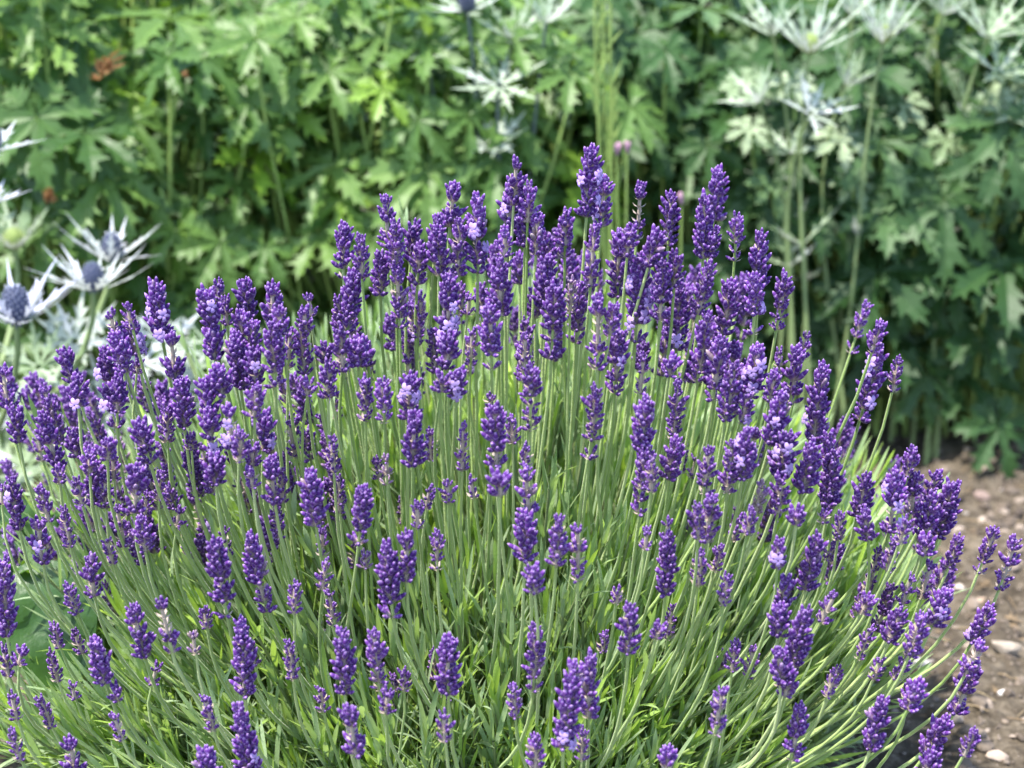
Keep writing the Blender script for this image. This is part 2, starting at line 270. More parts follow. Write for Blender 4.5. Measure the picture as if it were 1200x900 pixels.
def make_spike(foot, tip, width, gaps, rg, tone):
    """foot, tip in space; width in metres; gaps = loose whorls below the foot (metres)"""
    mb = MB(); ax = tip - foot; Ln = np.linalg.norm(ax); axd = ax / Ln
    u, w = frames(axd); hw = width * 0.5 * (0.93 + 0.16 * rg.random())
    lat = (rg.random(2) - 0.5) * 0.12 * Ln
    def curve(q):
        q = np.asarray(q, float)
        return foot + ax * q[..., None] + (u * lat[0] + w * lat[1]) * (q * (1 - q))[..., None]
    bl = float(np.clip(hw * 1.08, 0.0042, 0.0072)); topl = bl * 0.55
    span = max(Ln - topl, 0.001)
    pitch = 0.0056 * (0.9 + 0.35 * rg.random()) * (0.85 + 0.2 * (width < 0.009))
    nw = max(1, int(round(span / pitch)) + 1)
    hs = list(np.linspace(0.0, span, nw) / Ln); isg = [False] * nw
    loose = rg.random() < 0.5 and nw > 4; spent = 1.0 if rg.random() < 0.05 and width < 0.009 else 0.0
    for g in gaps: hs.append(-g / Ln); isg.append(True)
    nb0 = int(np.clip(round(width / 0.0017), 4, 9))
    B = []; D = []; LL = []; RR = []; VV = []; WW = []
    gap_at = [g / Ln for g in gaps]
    for i, (h, gf) in enumerate(zip(hs, isg)):
        f = np.clip(h, 0, 1)
        prof = (0.82 + 0.35 * math.sin(min(1, f * 1.25 + 0.15) * math.pi * 0.75)) * (1 - 0.35 * max(0, f - 0.6) / 0.4)
        n = nb0 if not gf else max(4, int(nb0 * 0.8))
        if f > 0.9: n = max(4, int(n * 0.7))
        if loose and 0 < i < 4 and not gf and rg.random() < 0.4: continue
        for tier in range(2 if not (gf and rg.random() < 0.4) else 1):
            k = n if tier == 0 else max(3, int(n * 0.6))
            ph = (np.arange(k) / k + rg.random()) * 2 * math.pi + rg.normal(0, 0.16, k)
            keep = rg.random(k) > 0.16
            ph = ph[keep]; k = len(ph)
            if k == 0: continue
            ang = R(60 - 30 * f) - tier * R(24) + rg.normal(0, R(9), k)
            hh = h + tier * 0.0014 / Ln + rg.normal(0, 0.0005, k) / Ln
            if gf: c = foot + ax * hh[:, None]
            else: c = curve(np.clip(hh, 0, 1))
            rd = np.cos(ph)[:, None] * u + np.sin(ph)[:, None] * w
            dd = unit(rd * np.sin(ang)[:, None] + axd * np.cos(ang)[:, None])
            L = bl * prof * (1.0 + rg.normal(0, 0.14, k)) * (1.0 if tier == 0 else 0.95)
            B.append(c + rd * 0.0010); D.append(dd); LL.append(L); RR.append(np.clip(L * (0.185 + 0.05 * rg.random(k)), 0.0008, 0.0016))
            VV.append(np.clip(tone + rg.normal(0, 0.22, k), 0, 1) + (1.0 if spent > .5 else (rg.random(k) < 0.03) * 0.9)); WW.append(axd[None] * (L * 0.22)[:, None])
    k = 4; ph = (np.arange(k) / k + rg.random()) * 2 * math.pi     # crown of the spike
    rd = np.cos(ph)[:, None] * u + np.sin(ph)[:, None] * w
    B.append(curve(np.full(k, (span) / Ln))); D.append(unit(rd * 0.28 + axd)); LL.append(np.full(k, topl * 1.05)); RR.append(np.full(k, topl * 0.34)); VV.append(np.full(k, tone + spent)); WW.append(np.zeros((k, 3)))
    buds(mb, np.concatenate(B), np.concatenate(D), np.concatenate(LL), np.concatenate(RR), np.concatenate(VV), np.concatenate(WW))
    lo = max([0] + list(gaps))
    s = np.linspace(0, span / Ln, 6)
    tube(mb, curve(s), 0.0011, 5, a=np.full(6, 0.02), r=tone)
    for h, gf in zip(hs, isg):                         # small papery bracts under the whorls
        if h > 0.75: continue
        kk = 4; ph = (np.arange(kk) / kk + rg.random()) * 2 * math.pi
        rd = np.cos(ph)[:, None] * u + np.sin(ph)[:, None] * w; td = np.cross(axd, rd)
        c = (foot + ax * h if (gf or h < 0) else curve(h)) - axd * 0.0005 + rd * 0.0009
        bw = 0.0016
        V = np.stack([c - td * 0.0006, c + td * 0.0006, c + rd * 0.0022 + td * bw * 0.6 + axd * 0.0012, c + rd * 0.0034 + axd * 0.0028, c + rd * 0.0022 - td * bw * 0.6 + axd * 0.0012], 1)
        off = (np.arange(kk) * 5)[:, None]
        mb.add(V, off + np.array([[0, 1, 2, 4]]), off + np.array([[4, 2, 3]]), 0.05, rg.random())
    return mb, foot - axd * lo, axd, (curve, u, w, hw)
def make_floret(c, out, axd, size, rg):
    mb = MB(); n = unit(out + axd * 0.25); u = unit(axd - n * (axd @ n)); w = np.cross(n, u)
    tube(mb, np.stack([c - n * size * 0.35, c + n * size * 0.1]), [size * 0.12, size * 0.2], 7)
    c = c + n * size * 0.1
    for a0, ln, wd in ((24, .62, .36), (-24, .62, .36), (100, .48, .30), (-100, .48, .30), (180, .52, .34)):
        a = R(a0 + rg.normal(0, 5)); rd = u * math.cos(a) + w * math.sin(a); td = np.cross(n, rd)
        S = np.array([0.12, 0.35, 0.62, 0.85, 1.0]); W = np.array([0.32, 0.8, 1.0, 0.8, 0.25]) * wd * size * 0.5
        cv = c + rd * (S * ln * size)[:, None] + n * (0.10 * np.sin(S * 2.2) * size + rg.normal(0, 0.01) * size - 0.16 * S ** 2 * size)[:, None]
        V = np.stack([cv - td * W[:, None] - n * size * 0.03, cv, cv + td * W[:, None] - n * size * 0.03], 1)
        mb.add(V, grid_quads(5, 3), None, np.repeat(S, 3), np.clip(0.5 + rg.normal(0, 0.25), 0, 1))
    return mb

recs = []
for s in SPIKES.replace("\n", ";").split(";"):
    f = s.split()
    if not f: continue
    o = 0; g = []
    for x in f[5:]:
        if x[0] == 'o': o = int(x[1:])
        else: g.append(float(x))
    recs.append([*map(float, f[:5]), g, o + (1 if rng.random() < .05 and float(f[4]) > 20 else 0), 0.0])
# spikes of the far side and small ones deep between the stems
for i in range(200):
    k = i % 5 if i < 95 else (2 + (i % 3 == 0) * 2 if i < 140 else (i % 2) * 2)
    if k < 2:
        px = rng.uniform(395, 880); top = 250 + 70 * abs((px - 660) / 260) ** 2; py = rng.uniform(top + 15, top + 150)
    elif k == 2: px = rng.uniform(0, 400); py = rng.uniform(430, 640)
    elif k == 3: px = rng.uniform(850, 1120); py = rng.uniform(480, 720) + max(0, px - 980) * 0.6
    else: px = rng.uniform(40, 1000); py = rng.uniform(500, 840)
    ln = rng.uniform(20, 52) * (0.7 if k == 4 else 1); tilt = (px - 600) / 600 * 0.45
    w = rng.uniform(15, 25) * (0.62 if k == 4 else 1)
    recs.append([px, py, px - tilt * ln, py + ln, w, [w * 0.7] if rng.random() < .4 else [], 1 if (k < 3 and rng.random() < .08) else 0, 1.0])

TOE = np.array([0.0, 0.03, 0.0])
stems = []
for px, py, bx, by, w, g, o, deep in recs:
    s = (rng.uniform(0.93, 1.03) if not deep else rng.uniform(0.72, 0.9))
    if w < 17: s *= 0.93
    tip, dist = on_dome(px, py, s)
    if deep and rng.random() < 0.6: tip = tip + ray(px, py) * rng.uniform(0.03, 0.10); dist = float(np.linalg.norm(tip - CAM))
    if tip[2] < 0.15:
        tip = at_z(px, py, 0.15 + rng.random() * 0.03); dist = float(np.linalg.norm(tip - CAM))
    pd = ray(px, py); bd = ray(bx, by)
    rad = unit(tip - np.array([tip[0] * 0.55, tip[1] * 0.5 + TOE[1], 0.0]))
    lat = dist * np.linalg.norm(pd - bd)
    along = rad @ pd; side = max(0.5, math.sqrt(max(0.0, 1 - along * along)))
    dz = float(np.clip(along / side, -0.8, 0.8)) * lat
    foot = CAM + bd * (dist - dz)
    sc = dist / FPX
    stems.append(dict(tip=tip, foot=foot, w=w * sc, g=[x * sc for x in g], o=o, area=w * math.hypot(px - bx, py - by) * (0.25 if deep else 1), inside=(-15 < px < 1215 and by < 905)))
order = sorted(range(len(stems)), key=lambda i: -stems[i]['area'])
NAMED = set(order[:100])
bush = empty("lavender_bush", (0, 0.03, 0), "big rounded lavender bush in full violet bloom filling the middle of the bed", "lavender")
rest_stem = MB(); rest_sp = MB(); rest_fl = MB()
paths = []
for i, S in enumerate(stems):
    rg = np.random.default_rng(1000 + i)
    tone = float(np.clip(rg.normal(0.45, 0.25), 0, 1))
    sp, low, axd, (curve, u, w, hw) = make_spike(S['foot'], S['tip'], S['w'], S['g'], rg, tone)
    root = np.array([low[0] * (0.5 if low[0] > 0 else 0.55) + rg.normal(0, 0.02), (low[1] - 0.03) * float(np.interp(low[2], [0.12, 0.26], [0.80, 0.42])) + 0.03 + rg.normal(0, 0.02), 0.02])
    D = np.linalg.norm(low - root)
    end = unit(low - root) * 0.9 + np.array([0, 0, 0.15])
    P = bez(S['foot'] + axd * 0.002, low - axd * D * (0.33 + 0.1 * rg.random()), root + unit(end) * D * 0.3, root, 14)
    P[1:-1] += np.cumsum(rg.normal(0, 0.0004, (12, 3)), 0)
    paths.append(P)
    rr = np.interp(np.linspace(0, 1, 14), [0, 0.2, 1], [0.00105, 0.0013, 0.0015]) * (0.56 + 0.32 * min(1, S['w'] / 0.014))
    st = MB(); tube(st, P, rr, 6, r=float(np.clip(rg.normal(0.55, 0.25), 0, 1)))
    fls = []
    for k in range(S['o']):
        hpos = rg.uniform(0.05, 0.85); a = rg.uniform(-1.3, 1.3)
        view = unit(CAM - S['foot']); vv = unit(view - axd * (view @ axd)); side = np.cross(axd, vv)
        od = vv * math.cos(a) + side * math.sin(a)
        fls.append(make_floret(curve(hpos) + od * hw * 0.85, od, axd, rg.uniform(0.0065, 0.0085), rg))
    if i in NAMED:
        so_ = st.build("flower_stem", M_STEM, bush, origin=low)
        so_.location = Vector(low) - bush.location
        for mbx, nm, mat in [(sp, "flower_spike", M_BUD)] + [(f, "open_floret", M_PETAL) for f in fls]:
            c = mbx.build(nm, mat, so_, origin=low); c.location = (0, 0, 0)
    else:
        rest_stem.merge(st); rest_sp.merge(sp)
        for f in fls: rest_fl.merge(f)
ms = MB(); ms.merge(rest_stem, 0); ms.merge(rest_sp, 1); ms.merge(rest_fl, 2)
o = ms.build("small_flower_stems", [M_STEM, M_BUD, M_PETAL], bush, origin=parent_origin(bush)); o.location = (0, 0, 0); o['kind'] = "stuff"

# leaves of the bush: narrow blades on many leafy shoots
def blades(mb, base, d, nrm, L, W, bend, var, sec=6, m=0):
    n = len(base); s = np.linspace(0, 1, sec)
    prof = np.power(np.clip(s, 0, 1), 0.35) * np.power(1 - s, 0.45); prof = prof / prof.max(); prof[0] = 0.35; prof[-1] = 0.04
    d = unit(d); t = unit(np.cross(d, nrm)); nn = np.cross(t, d)
    cen = base[:, None] + d[:, None] * (L[:, None] * s)[..., None] + nn[:, None] * ((bend * L)[:, None] * s ** 2)[..., None]
    half = (W[:, None] * prof)[..., None] * 0.5
    e1 = cen - t[:, None] * half + nn[:, None] * half * 0.35; e2 = cen + t[:, None] * half + nn[:, None] * half * 0.35
    V = np.stack([e1, cen, e2], 2); k = sec * 3
    Q = (grid_quads(sec, 3)[None] + (np.arange(n) * k)[:, None, None]).reshape(-1, 4)
    mb.add(V, Q, None, np.tile(np.repeat(s, 3), n), np.repeat(var, k), m)
leaf = MB(); wood = MB()
NSH = 2900
B = []; D = []; NN = []; LL = []; WW = []; BE = []; VV = []
for i in range(NSH):
    rg = rng
    th = rg.uniform(0, 2 * math.pi); q = math.sqrt(rg.random())
    root = np.array([math.cos(th) * q * (0.20 if math.cos(th) > 0 else 0.33) - 0.01, 0.03 + math.sin(th) * q * 0.18, 0.0])
    out = np.array([math.cos(th) * q, math.sin(th) * q * 0.8, 0])
    if (root[0] < -0.15 and root[1] > 0.03 and rng.random() < 0.8) or (root[0] < -0.21 and root[1] > -0.075 and rng.random() < 0.9): continue
    d0 = unit(out * (0.62 if out[0] > 0 else 0.75) + np.array([0, 0, 1.0]) + rg.normal(0, 0.10, 3))
    hmax = (0.262 + 0.032 * rg.normal()) * (1 - (0.42 if root[0] > 0.05 else 0.25 if root[0] > -0.1 else 0.40) * q)
    hmax *= 1 - 0.32 * min(1.0, max(0.0, -root[1] / 0.13))
    ln = hmax * rg.uniform(0.75, 1.12)
    end = root + d0 * ln; mid = root + (d0 * 0.5 + np.array([0, 0, 0.12])) * ln
    P = bez(root, mid * 0.5 + root * 0.5, mid, end, 7)
    tube(wood, P, np.linspace(0.0017, 0.0009, 7), 5)
    npair = int(rg.integers(7, 13)); young = rg.random() < 0.36
    for k in range(npair):
        s = 1 - (k / npair) ** 1.15 * 0.78
        c = P[0] + (P[-1] - P[0]) * s if False else np.array([np.interp(s, np.linspace(0, 1, 7), P[:, j]) for j in range(3)])
        a0 = rg.uniform(0, math.pi) if k == 0 else a0 + math.pi / 2 + rg.normal(0, 0.35)
        u, w = frames(d0)
        for sg in (0, math.pi):
            rd = u * math.cos(a0 + sg) + w * math.sin(a0 + sg)
            ang = R(np.clip(9 + k * 5 + rg.normal(0, 9), 4, 85))
            dd = unit(d0 * math.cos(ang) + rd * math.sin(ang))
            B.append(c); D.append(dd); NN.append(unit(d0 * 0.8 + np.array([0, 0, 0.5]) - dd * 0.2 + rg.normal(0, 0.15, 3)))
            L = rg.uniform(0.026, 0.048) * (0.6 if k == 0 else 1.0)
            LL.append(L * 1.1); WW.append(rg.uniform(0.0019, 0.0038) * (0.75 if k > npair * 0.6 else 1)); BE.append(rg.normal(-0.10 if k > 3 else 0.05, 0.14))
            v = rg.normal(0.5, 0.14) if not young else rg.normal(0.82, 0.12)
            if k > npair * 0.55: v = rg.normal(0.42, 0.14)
            VV.append(np.clip(v, 0, 1))
# pairs of blades standing on the flower stems
for P in paths:
    for k in range(rng.integers(2, 5)):
        s = rng.uniform(0.5, 0.92) if abs(P[0][0]) < 0.16 else rng.uniform(0.60, 0.95); c = np.array([np.interp(s, np.linspace(0, 1, 14), P[:, j]) for j in range(3)])
        j = min(12, int(s * 13)); ax = unit(P[j] - P[j + 1]); u, w = frames(ax); a = rng.uniform(0, 6.3)
        for sg in (0, math.pi):
            rd = u * math.cos(a + sg) + w * math.sin(a + sg); ang = rng.uniform(0.12, 0.5)
            dd = unit(ax * math.cos(ang) + rd * math.sin(ang))
            B.append(c); D.append(dd); NN.append(unit(-rd + ax * 0.3)); LL.append(rng.uniform(0.025, 0.055)); WW.append(rng.uniform(0.0024, 0.0044)); BE.append(rng.normal(-0.03, 0.07))
            VV.append(np.clip(rng.normal(0.72, 0.2), 0, 1))
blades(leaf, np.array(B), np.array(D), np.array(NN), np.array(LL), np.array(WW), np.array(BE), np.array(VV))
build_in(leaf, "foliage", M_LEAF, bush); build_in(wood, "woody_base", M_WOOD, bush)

# ------------------------------------------------------------------ cut leaves (cranesbill)
def leaf_template(rg, deep=1.0):
    Vs = []; Qs = []; n = 0
    angs = np.array([0, 46, -46, 93, -93, 140, -140]) + rg.normal(0, 3, 7); lens = np.array([1, .96, .96, .84, .84, .62, .62]) * (1 + rg.normal(0, .05, 7))
    for ai, (a, ln) in enumerate(zip(angs, lens)):
        ua = np.array([0.0, .24, .38, .50, .59, .55, .67, .77, .73, .83, .91, .87, 1.0])
        va = np.array([0.0, .10, .072, .12, .225, .11, .145, .225, .095, .085, .125, .045, 0.0]) * (1 + rg.normal(0, .08, 13)) * (1.05 if ai < 5 else 1.15)
        va[1] = 0.10
        uc = np.array([0.0, .24, .38, .45, .49, .53, .60, .66, .71, .76, .82, .87, 1.0])
        for sgn in (1, -1):
            uu = ua.copy(); vv = va * sgn * (1 + (0 if True else 0)); vv[2:] *= (1 + rg.normal(0, .10, 11))
            E = np.stack([uu * ln, vv, np.zeros(13)], 1); Cn = np.stack([uc * ln, np.zeros(13), np.zeros(13)], 1)
            E[1, 0] = 0.24; Cn[1, 0] = 0.24
            E[:, 2] = np.abs(vv) * 0.42 + rg.normal(0, 0.012, 13); Cn[:, 2] = 0
            P = np.concatenate([Cn, E]); 
            r_ = np.hypot(P[:, 0], P[:, 1])
            ca, sa = math.cos(R(a + 90)), math.sin(R(a + 90))
            X = P[:, 0] * ca - P[:, 1] * sa; Y = P[:, 0] * sa + P[:, 1] * ca
            droop = 0.30 + 0.15 * math.sin(ai * 2.3)
            Z = P[:, 2] - droop * r_ ** 2 + 0.10 * r_
            Vs.append(np.stack([X, Y, Z], 1))
            i = np.arange(12)
            q = np.stack([i, i + 1, i + 14, i + 13], 1) if sgn > 0 else np.stack([i, i + 13, i + 14, i + 1], 1)
            Qs.append(q + n); n += 26
    return np.concatenate(Vs), np.concatenate(Qs)
rgt = np.random.default_rng(5)
TPL = [leaf_template(rgt) for _ in range(10)]
def orient(nrm, mid):
    n = unit(nrm); y = unit(mid - n * (np.asarray(mid) @ n)); x = np.cross(y, n); return np.stack([x, y, n], 1)
def put_leaf(mb, c, nrm, mid, size, var, m=0, k=None):
    V, Q = TPL[rng.integers(len(TPL)) if k is None else k]
    M = orient(nrm, mid); mb.add((V * size) @ M.T + c, Q, None, np.clip(np.hypot(V[:, 0], V[:, 1]), 0, 1), var, m)
def put_petiole(mb, c, root, rad=0.0017, r=0.5, mid=None):
    top = c + np.array([0, 0, -0.25]) * np.linalg.norm(c - root) + (0 if mid is None else -unit(mid) * 0.04)
    P = bez(c, top, root + np.array([0, 0, 0.35]) * np.linalg.norm(c - root), root, 9)
    tube(mb, P, np.linspace(rad * 0.75, rad * 1.15, 9), 6, r=r)

def cranesbill(name, label, cat, x0, y0, rx, ry, h, nleaf, mat, vm, vs, size=(0.036, 0.078), featured=(), dead=(), bare=0.0, extra=0, gap=None):
    root = empty(name, (x0, y0, 0), label, cat)
    fol = MB(); stk = MB()
    for (px, py, y, rpx, nz, ny, roll, v) in featured:
        c = at_y(px, py, y); size_ = rpx * np.linalg.norm(c - CAM) / FPX
        put_leaf(fol, c, np.array([rng.normal(0, .15), -ny, nz]), np.array([math.sin(R(roll)), -0.4, -math.cos(R(roll))]), size_, v)
        put_petiole(stk, c, np.array([x0 + (c[0] - x0) * .5, y + 0.12 + rng.normal(0, .02), 0.0]), 0.0022, rng.random())
    for i in range(nleaf):
        th = rng.uniform(0, 2 * math.pi); q = rng.random() ** 0.5
        x = x0 + math.cos(th) * q * rx; y = y0 + math.sin(th) * q * ry
        top = h * math.sqrt(max(0.05, 1 - 0.55 * q * q))
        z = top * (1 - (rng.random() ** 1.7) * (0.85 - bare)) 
        if gap is not None and gap[0] < z / top < gap[1]:
            z = top * (rng.uniform(gap[1], 1.0) if rng.random() < .6 else rng.uniform(.12, gap[0]))
        z = max(z, 0.06)
        c = np.array([x, y, z]); outv = np.array([math.cos(th) * q, math.sin(th) * q - 0.35, 0.0])
        nrm = unit(outv * 0.75 + np.array([0, 0, 0.75 + 0.5 * z / h]) + rng.normal(0, 0.30, 3))
        mid = unit(outv + np.array([0, 0, -0.6]) + rng.normal(0, 0.45, 3))
        put_leaf(fol, c, nrm, mid, rng.uniform(*size), float(np.clip(rng.normal(vm, vs), 0, 1)))
        rt = np.array([x0 + (x - x0) * 0.45 + rng.normal(0, .02), y0 + (y - y0) * 0.45 + rng.normal(0, .02), 0.0])
        put_petiole(stk, c, rt, rng.uniform(0.0016, 0.0029), float(np.clip(rng.normal(.55, .3), 0, 1)))
    for i in range(extra):                               # tall flower stalks
        x = x0 + rng.uniform(-rx, rx) * .8; y = y0 - ry * rng.uniform(.5, .95); z = rng.uniform(.7, 1.02) * h
        c = np.array([x + rng.normal(0, .10), y, z]); put_leaf(fol, c, np.array([rng.normal(0, .3), -.5, .8]), np.array([rng.normal(0, .6), -.5, -.6]), rng.uniform(.035, .055), vm)
        put_petiole(stk, c, np.array([x, y + .06, 0]), rng.uniform(.0014, .0022), rng.uniform(.4, 1))
    build_in(fol, "foliage", mat, root); build_in(stk, "leaf_stalk", M_PETIOLE, root)
    for (px, py, y, rpx) in dead:
        c = at_y(px, py, y); s_ = rpx * np.linalg.norm(c - CAM) / FPX; d_ = MB()
        for k in range(4):
            V, Q = TPL[rng.integers(len(TPL))]
            W_ = V * s_; W_ = W_ + 0; r_ = np.hypot(W_[:, 0], W_[:, 1]) / s_
            W_[:, :2] *= (1 - 0.45 * r_)[:, None]; W_[:, 2] -= s_ * 0.7 * r_ ** 2
            Mx = orient(rng.normal(0, 1, 3), rng.normal(0, 1, 3)); d_.add(W_ * 0.8 @ Mx.T + c + rng.normal(0, s_ * .25, 3), Q, None, 0.5, rng.random())
        o = build_in(d_, "withered_leaf", M_DEAD, root); o['label'] = "curled brown orange withered leaf"
    return root

cranesbill("cranesbill_plant", "green cranesbill with a curled orange withered leaf, behind the blue thistle heads at far left", "cranesbill", -0.42, 0.66, 0.24, 0.17, 0.50, 215, M_GER, 0.55, 0.28,
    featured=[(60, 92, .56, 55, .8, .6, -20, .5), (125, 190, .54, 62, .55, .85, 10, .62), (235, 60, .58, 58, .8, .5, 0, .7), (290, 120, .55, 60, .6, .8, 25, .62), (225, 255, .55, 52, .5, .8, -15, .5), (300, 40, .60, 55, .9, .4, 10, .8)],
    dead=[(127, 85, .44, 25), (62, 228, .42, 17), (218, 88, .46, 8)], gap=(.46, .60), extra=7)
cranesbill("cranesbill_plant", "bright green cranesbill on long bare stalks, behind the lavender's left shoulder", "cranesbill", -0.10, 0.68, 0.20, 0.16, 0.48, 200, M_GER, 0.66, 0.26,
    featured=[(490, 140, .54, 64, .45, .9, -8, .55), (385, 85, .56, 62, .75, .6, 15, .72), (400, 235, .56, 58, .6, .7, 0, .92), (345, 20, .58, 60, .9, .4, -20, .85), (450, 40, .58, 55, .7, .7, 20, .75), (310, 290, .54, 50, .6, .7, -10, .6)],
    gap=(.44, .60), extra=9)
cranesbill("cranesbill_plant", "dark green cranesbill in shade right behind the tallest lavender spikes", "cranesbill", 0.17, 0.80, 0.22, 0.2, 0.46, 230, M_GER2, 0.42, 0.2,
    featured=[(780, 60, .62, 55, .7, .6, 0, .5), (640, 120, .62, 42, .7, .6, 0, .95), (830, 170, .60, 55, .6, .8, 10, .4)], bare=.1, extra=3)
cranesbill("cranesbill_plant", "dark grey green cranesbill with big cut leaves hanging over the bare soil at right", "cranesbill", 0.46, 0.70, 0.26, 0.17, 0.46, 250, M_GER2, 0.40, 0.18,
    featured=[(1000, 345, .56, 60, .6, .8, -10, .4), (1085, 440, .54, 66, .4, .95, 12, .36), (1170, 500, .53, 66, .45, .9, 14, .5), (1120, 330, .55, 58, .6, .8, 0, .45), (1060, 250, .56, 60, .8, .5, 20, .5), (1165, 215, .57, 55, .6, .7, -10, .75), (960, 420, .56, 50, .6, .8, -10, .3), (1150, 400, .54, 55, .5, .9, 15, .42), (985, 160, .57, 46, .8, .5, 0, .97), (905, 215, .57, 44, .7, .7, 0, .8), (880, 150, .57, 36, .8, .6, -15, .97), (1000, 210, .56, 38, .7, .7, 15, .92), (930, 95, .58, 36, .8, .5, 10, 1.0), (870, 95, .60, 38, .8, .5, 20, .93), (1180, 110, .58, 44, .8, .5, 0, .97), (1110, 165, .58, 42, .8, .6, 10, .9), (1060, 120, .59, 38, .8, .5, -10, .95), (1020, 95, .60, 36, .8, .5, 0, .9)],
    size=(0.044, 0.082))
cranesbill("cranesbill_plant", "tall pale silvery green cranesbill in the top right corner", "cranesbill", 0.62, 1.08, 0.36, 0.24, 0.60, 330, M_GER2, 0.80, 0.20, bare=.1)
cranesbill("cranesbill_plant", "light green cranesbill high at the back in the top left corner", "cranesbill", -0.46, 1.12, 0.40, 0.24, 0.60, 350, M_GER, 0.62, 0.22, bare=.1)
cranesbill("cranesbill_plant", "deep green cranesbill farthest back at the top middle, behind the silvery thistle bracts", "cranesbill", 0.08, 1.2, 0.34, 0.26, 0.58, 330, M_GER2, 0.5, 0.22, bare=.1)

# ------------------------------------------------------------------ sea holly
def bract(mb, c, d, up, L, W, var, curl, rg):
    d = unit(d); t = unit(np.cross(d, up)); n = np.cross(t, d)
    S = np.array([0.0, 0.10, 0.20, 0.30, 0.34, 0.44, 0.50, 0.58, 0.62, 0.74, 0.86, 1.0])
    H = np.array([0.30, 0.30, 0.42, 1.50, 0.42, 0.44, 1.25, 0.34, 0.36, 0.28, 0.17, 0.01]) * W * 0.5
    T = np.array([0, 0, .02, .13, 0, .01, .13, 0, .02, 0, 0, 0])
    cen = c + d * (S * L)[:, None] + n * (curl * L * S ** 2)[:, None]
    e1 = cen - t * H[:, None] * (1 + rg.normal(0, .15, 12))[:, None] + n * (H * .3)[:, None] + d * (T * L)[:, None]
    e2 = cen + t * H[:, None] * (1 + rg.normal(0, .15, 12))[:, None] + n * (H * .3)[:, None] + d * (T * L)[:, None]
    V = np.stack([e1, cen, e2], 1)
    mb.add(V, grid_quads(12, 3), None, np.repeat(S, 3), np.clip(var + rg.normal(0, .08), 0, 1))
def collar(c, axis, n, L, W, var, tilt, rg, jitter=0.25):
    mb = MB(); axis = unit(axis); u, w = frames(axis)
    for k in range(n):
        a = (k + rg.normal(0, jitter)) / n * 2 * math.pi; rd = u * math.cos(a) + w * math.sin(a)
        tl = tilt + rg.normal(0, R(9))
        bract(mb, c + rd * 0.003, rd * math.cos(tl) + axis * math.sin(tl), axis, L * rg.uniform(.75, 1.15), W, var, rg.uniform(-.05, .22), rg)
    return mb
def cone(c, axis, h, r, rg):
    mb = MB(); axis = unit(axis); u, w = frames(axis)
    n = 11; sid = 14; th = np.linspace(0.02, math.pi - 0.02, n); ph = np.arange(sid) / sid * 2 * math.pi
    rad = np.sin(th) ** 0.85 * r; z = h * 0.5 * (1 - np.cos(th))
    V = c + axis * z[:, None, None] + rad[:, None, None] * (np.cos(ph)[None, :, None] * u + np.sin(ph)[None, :, None] * w)
    mb.add(V, grid_quads(n, sid, True), None, 0, 0.25)
    N = 120; k = np.arange(N); zz = (k + .5) / N; phi = k * 2.39996
    rr = np.sin(np.arccos(1 - 2 * zz)) ** 0.85 * r
    out = (np.cos(phi)[:, None] * u + np.sin(phi)[:, None] * w)
    base = c + axis * (zz * h)[:, None] + out * rr[:, None] * .96
    dd = unit(out * np.maximum(.15, np.sin(np.pi * zz))[:, None] + axis * (zz * 1.4 - .25)[:, None])
    uu, ww = frames(dd); s = np.array([0, .5, 1.0]); pr = np.array([1, .8, .15]); p5 = np.arange(5) / 5 * 2 * math.pi
    ring = np.cos(p5)[None, :, None] * uu[:, None] + np.sin(p5)[None, :, None] * ww[:, None]
    Ls = r * 0.34; V = base[:, None, None] + dd[:, None, None] * (Ls * s)[None, :, None, None] + (pr * r * .11)[None, :, None, None] * ring[:, None]
    Q = (grid_quads(3, 5, True)[None] + (k * 15)[:, None, None]).reshape(-1, 4)
    mb.add(V, Q, None, 0, np.tile(np.repeat([.1, .45, 1.0], 5), N))
    return mb
def holly_stem(root, heads, foot, stem_mat, stem_r=0.0028, fan=0.0):
    """heads: (px, py, y, cone_h, cone_r, cone_mat, bracts n, L, W, var, tilt, axis)"""
    for (px, py, y, ch, cr, cm, n, L, W, var, tilt, axis) in heads:
        rg = np.random.default_rng(int(px * 7 + py))
        c = at_y(px, py, y); ax = unit(axis)
        D = np.linalg.norm(c - foot); st = MB()
        P = bez(c, c - ax * D * .35, np.array([*(foot * (1 - fan) + c * fan)[:2], D * .4]), np.array([*(foot * (1 - fan) + c * fan)[:2] + rg.normal(0, .012, 2), 0.0]), 12); tube(st, P, np.linspace(stem_r * .8, stem_r * 1.3, 12), 8)
        s_ = st.build("stem", stem_mat, root, origin=c); s_.location = Vector(c) - root.location
        if cm is not None:
            k = cone(c, ax, ch, cr, rg).build("flower_cone", cm, s_, origin=c); k.location = (0, 0, 0)
        b = collar(c, ax, n, L, W, var, tilt, rg).build("bract_collar", M_BRACT, s_, origin=c); b.location = (0, 0, 0)
        # small clasping leaves part way down
        b2 = collar(P[5], unit(P[4] - P[6]), 3, L * .8, W * 1.2, min(1, var + .15), R(25), rg).build("stem_leaf", M_BRACT, s_, origin=c); b2.location = (0, 0, 0)
f1 = np.array([-0.47, 0.30, 0.0])
h1 = empty("sea_holly", f1, "sea holly with steel blue cones in spiky white bracts, left of the lavender", "sea holly")
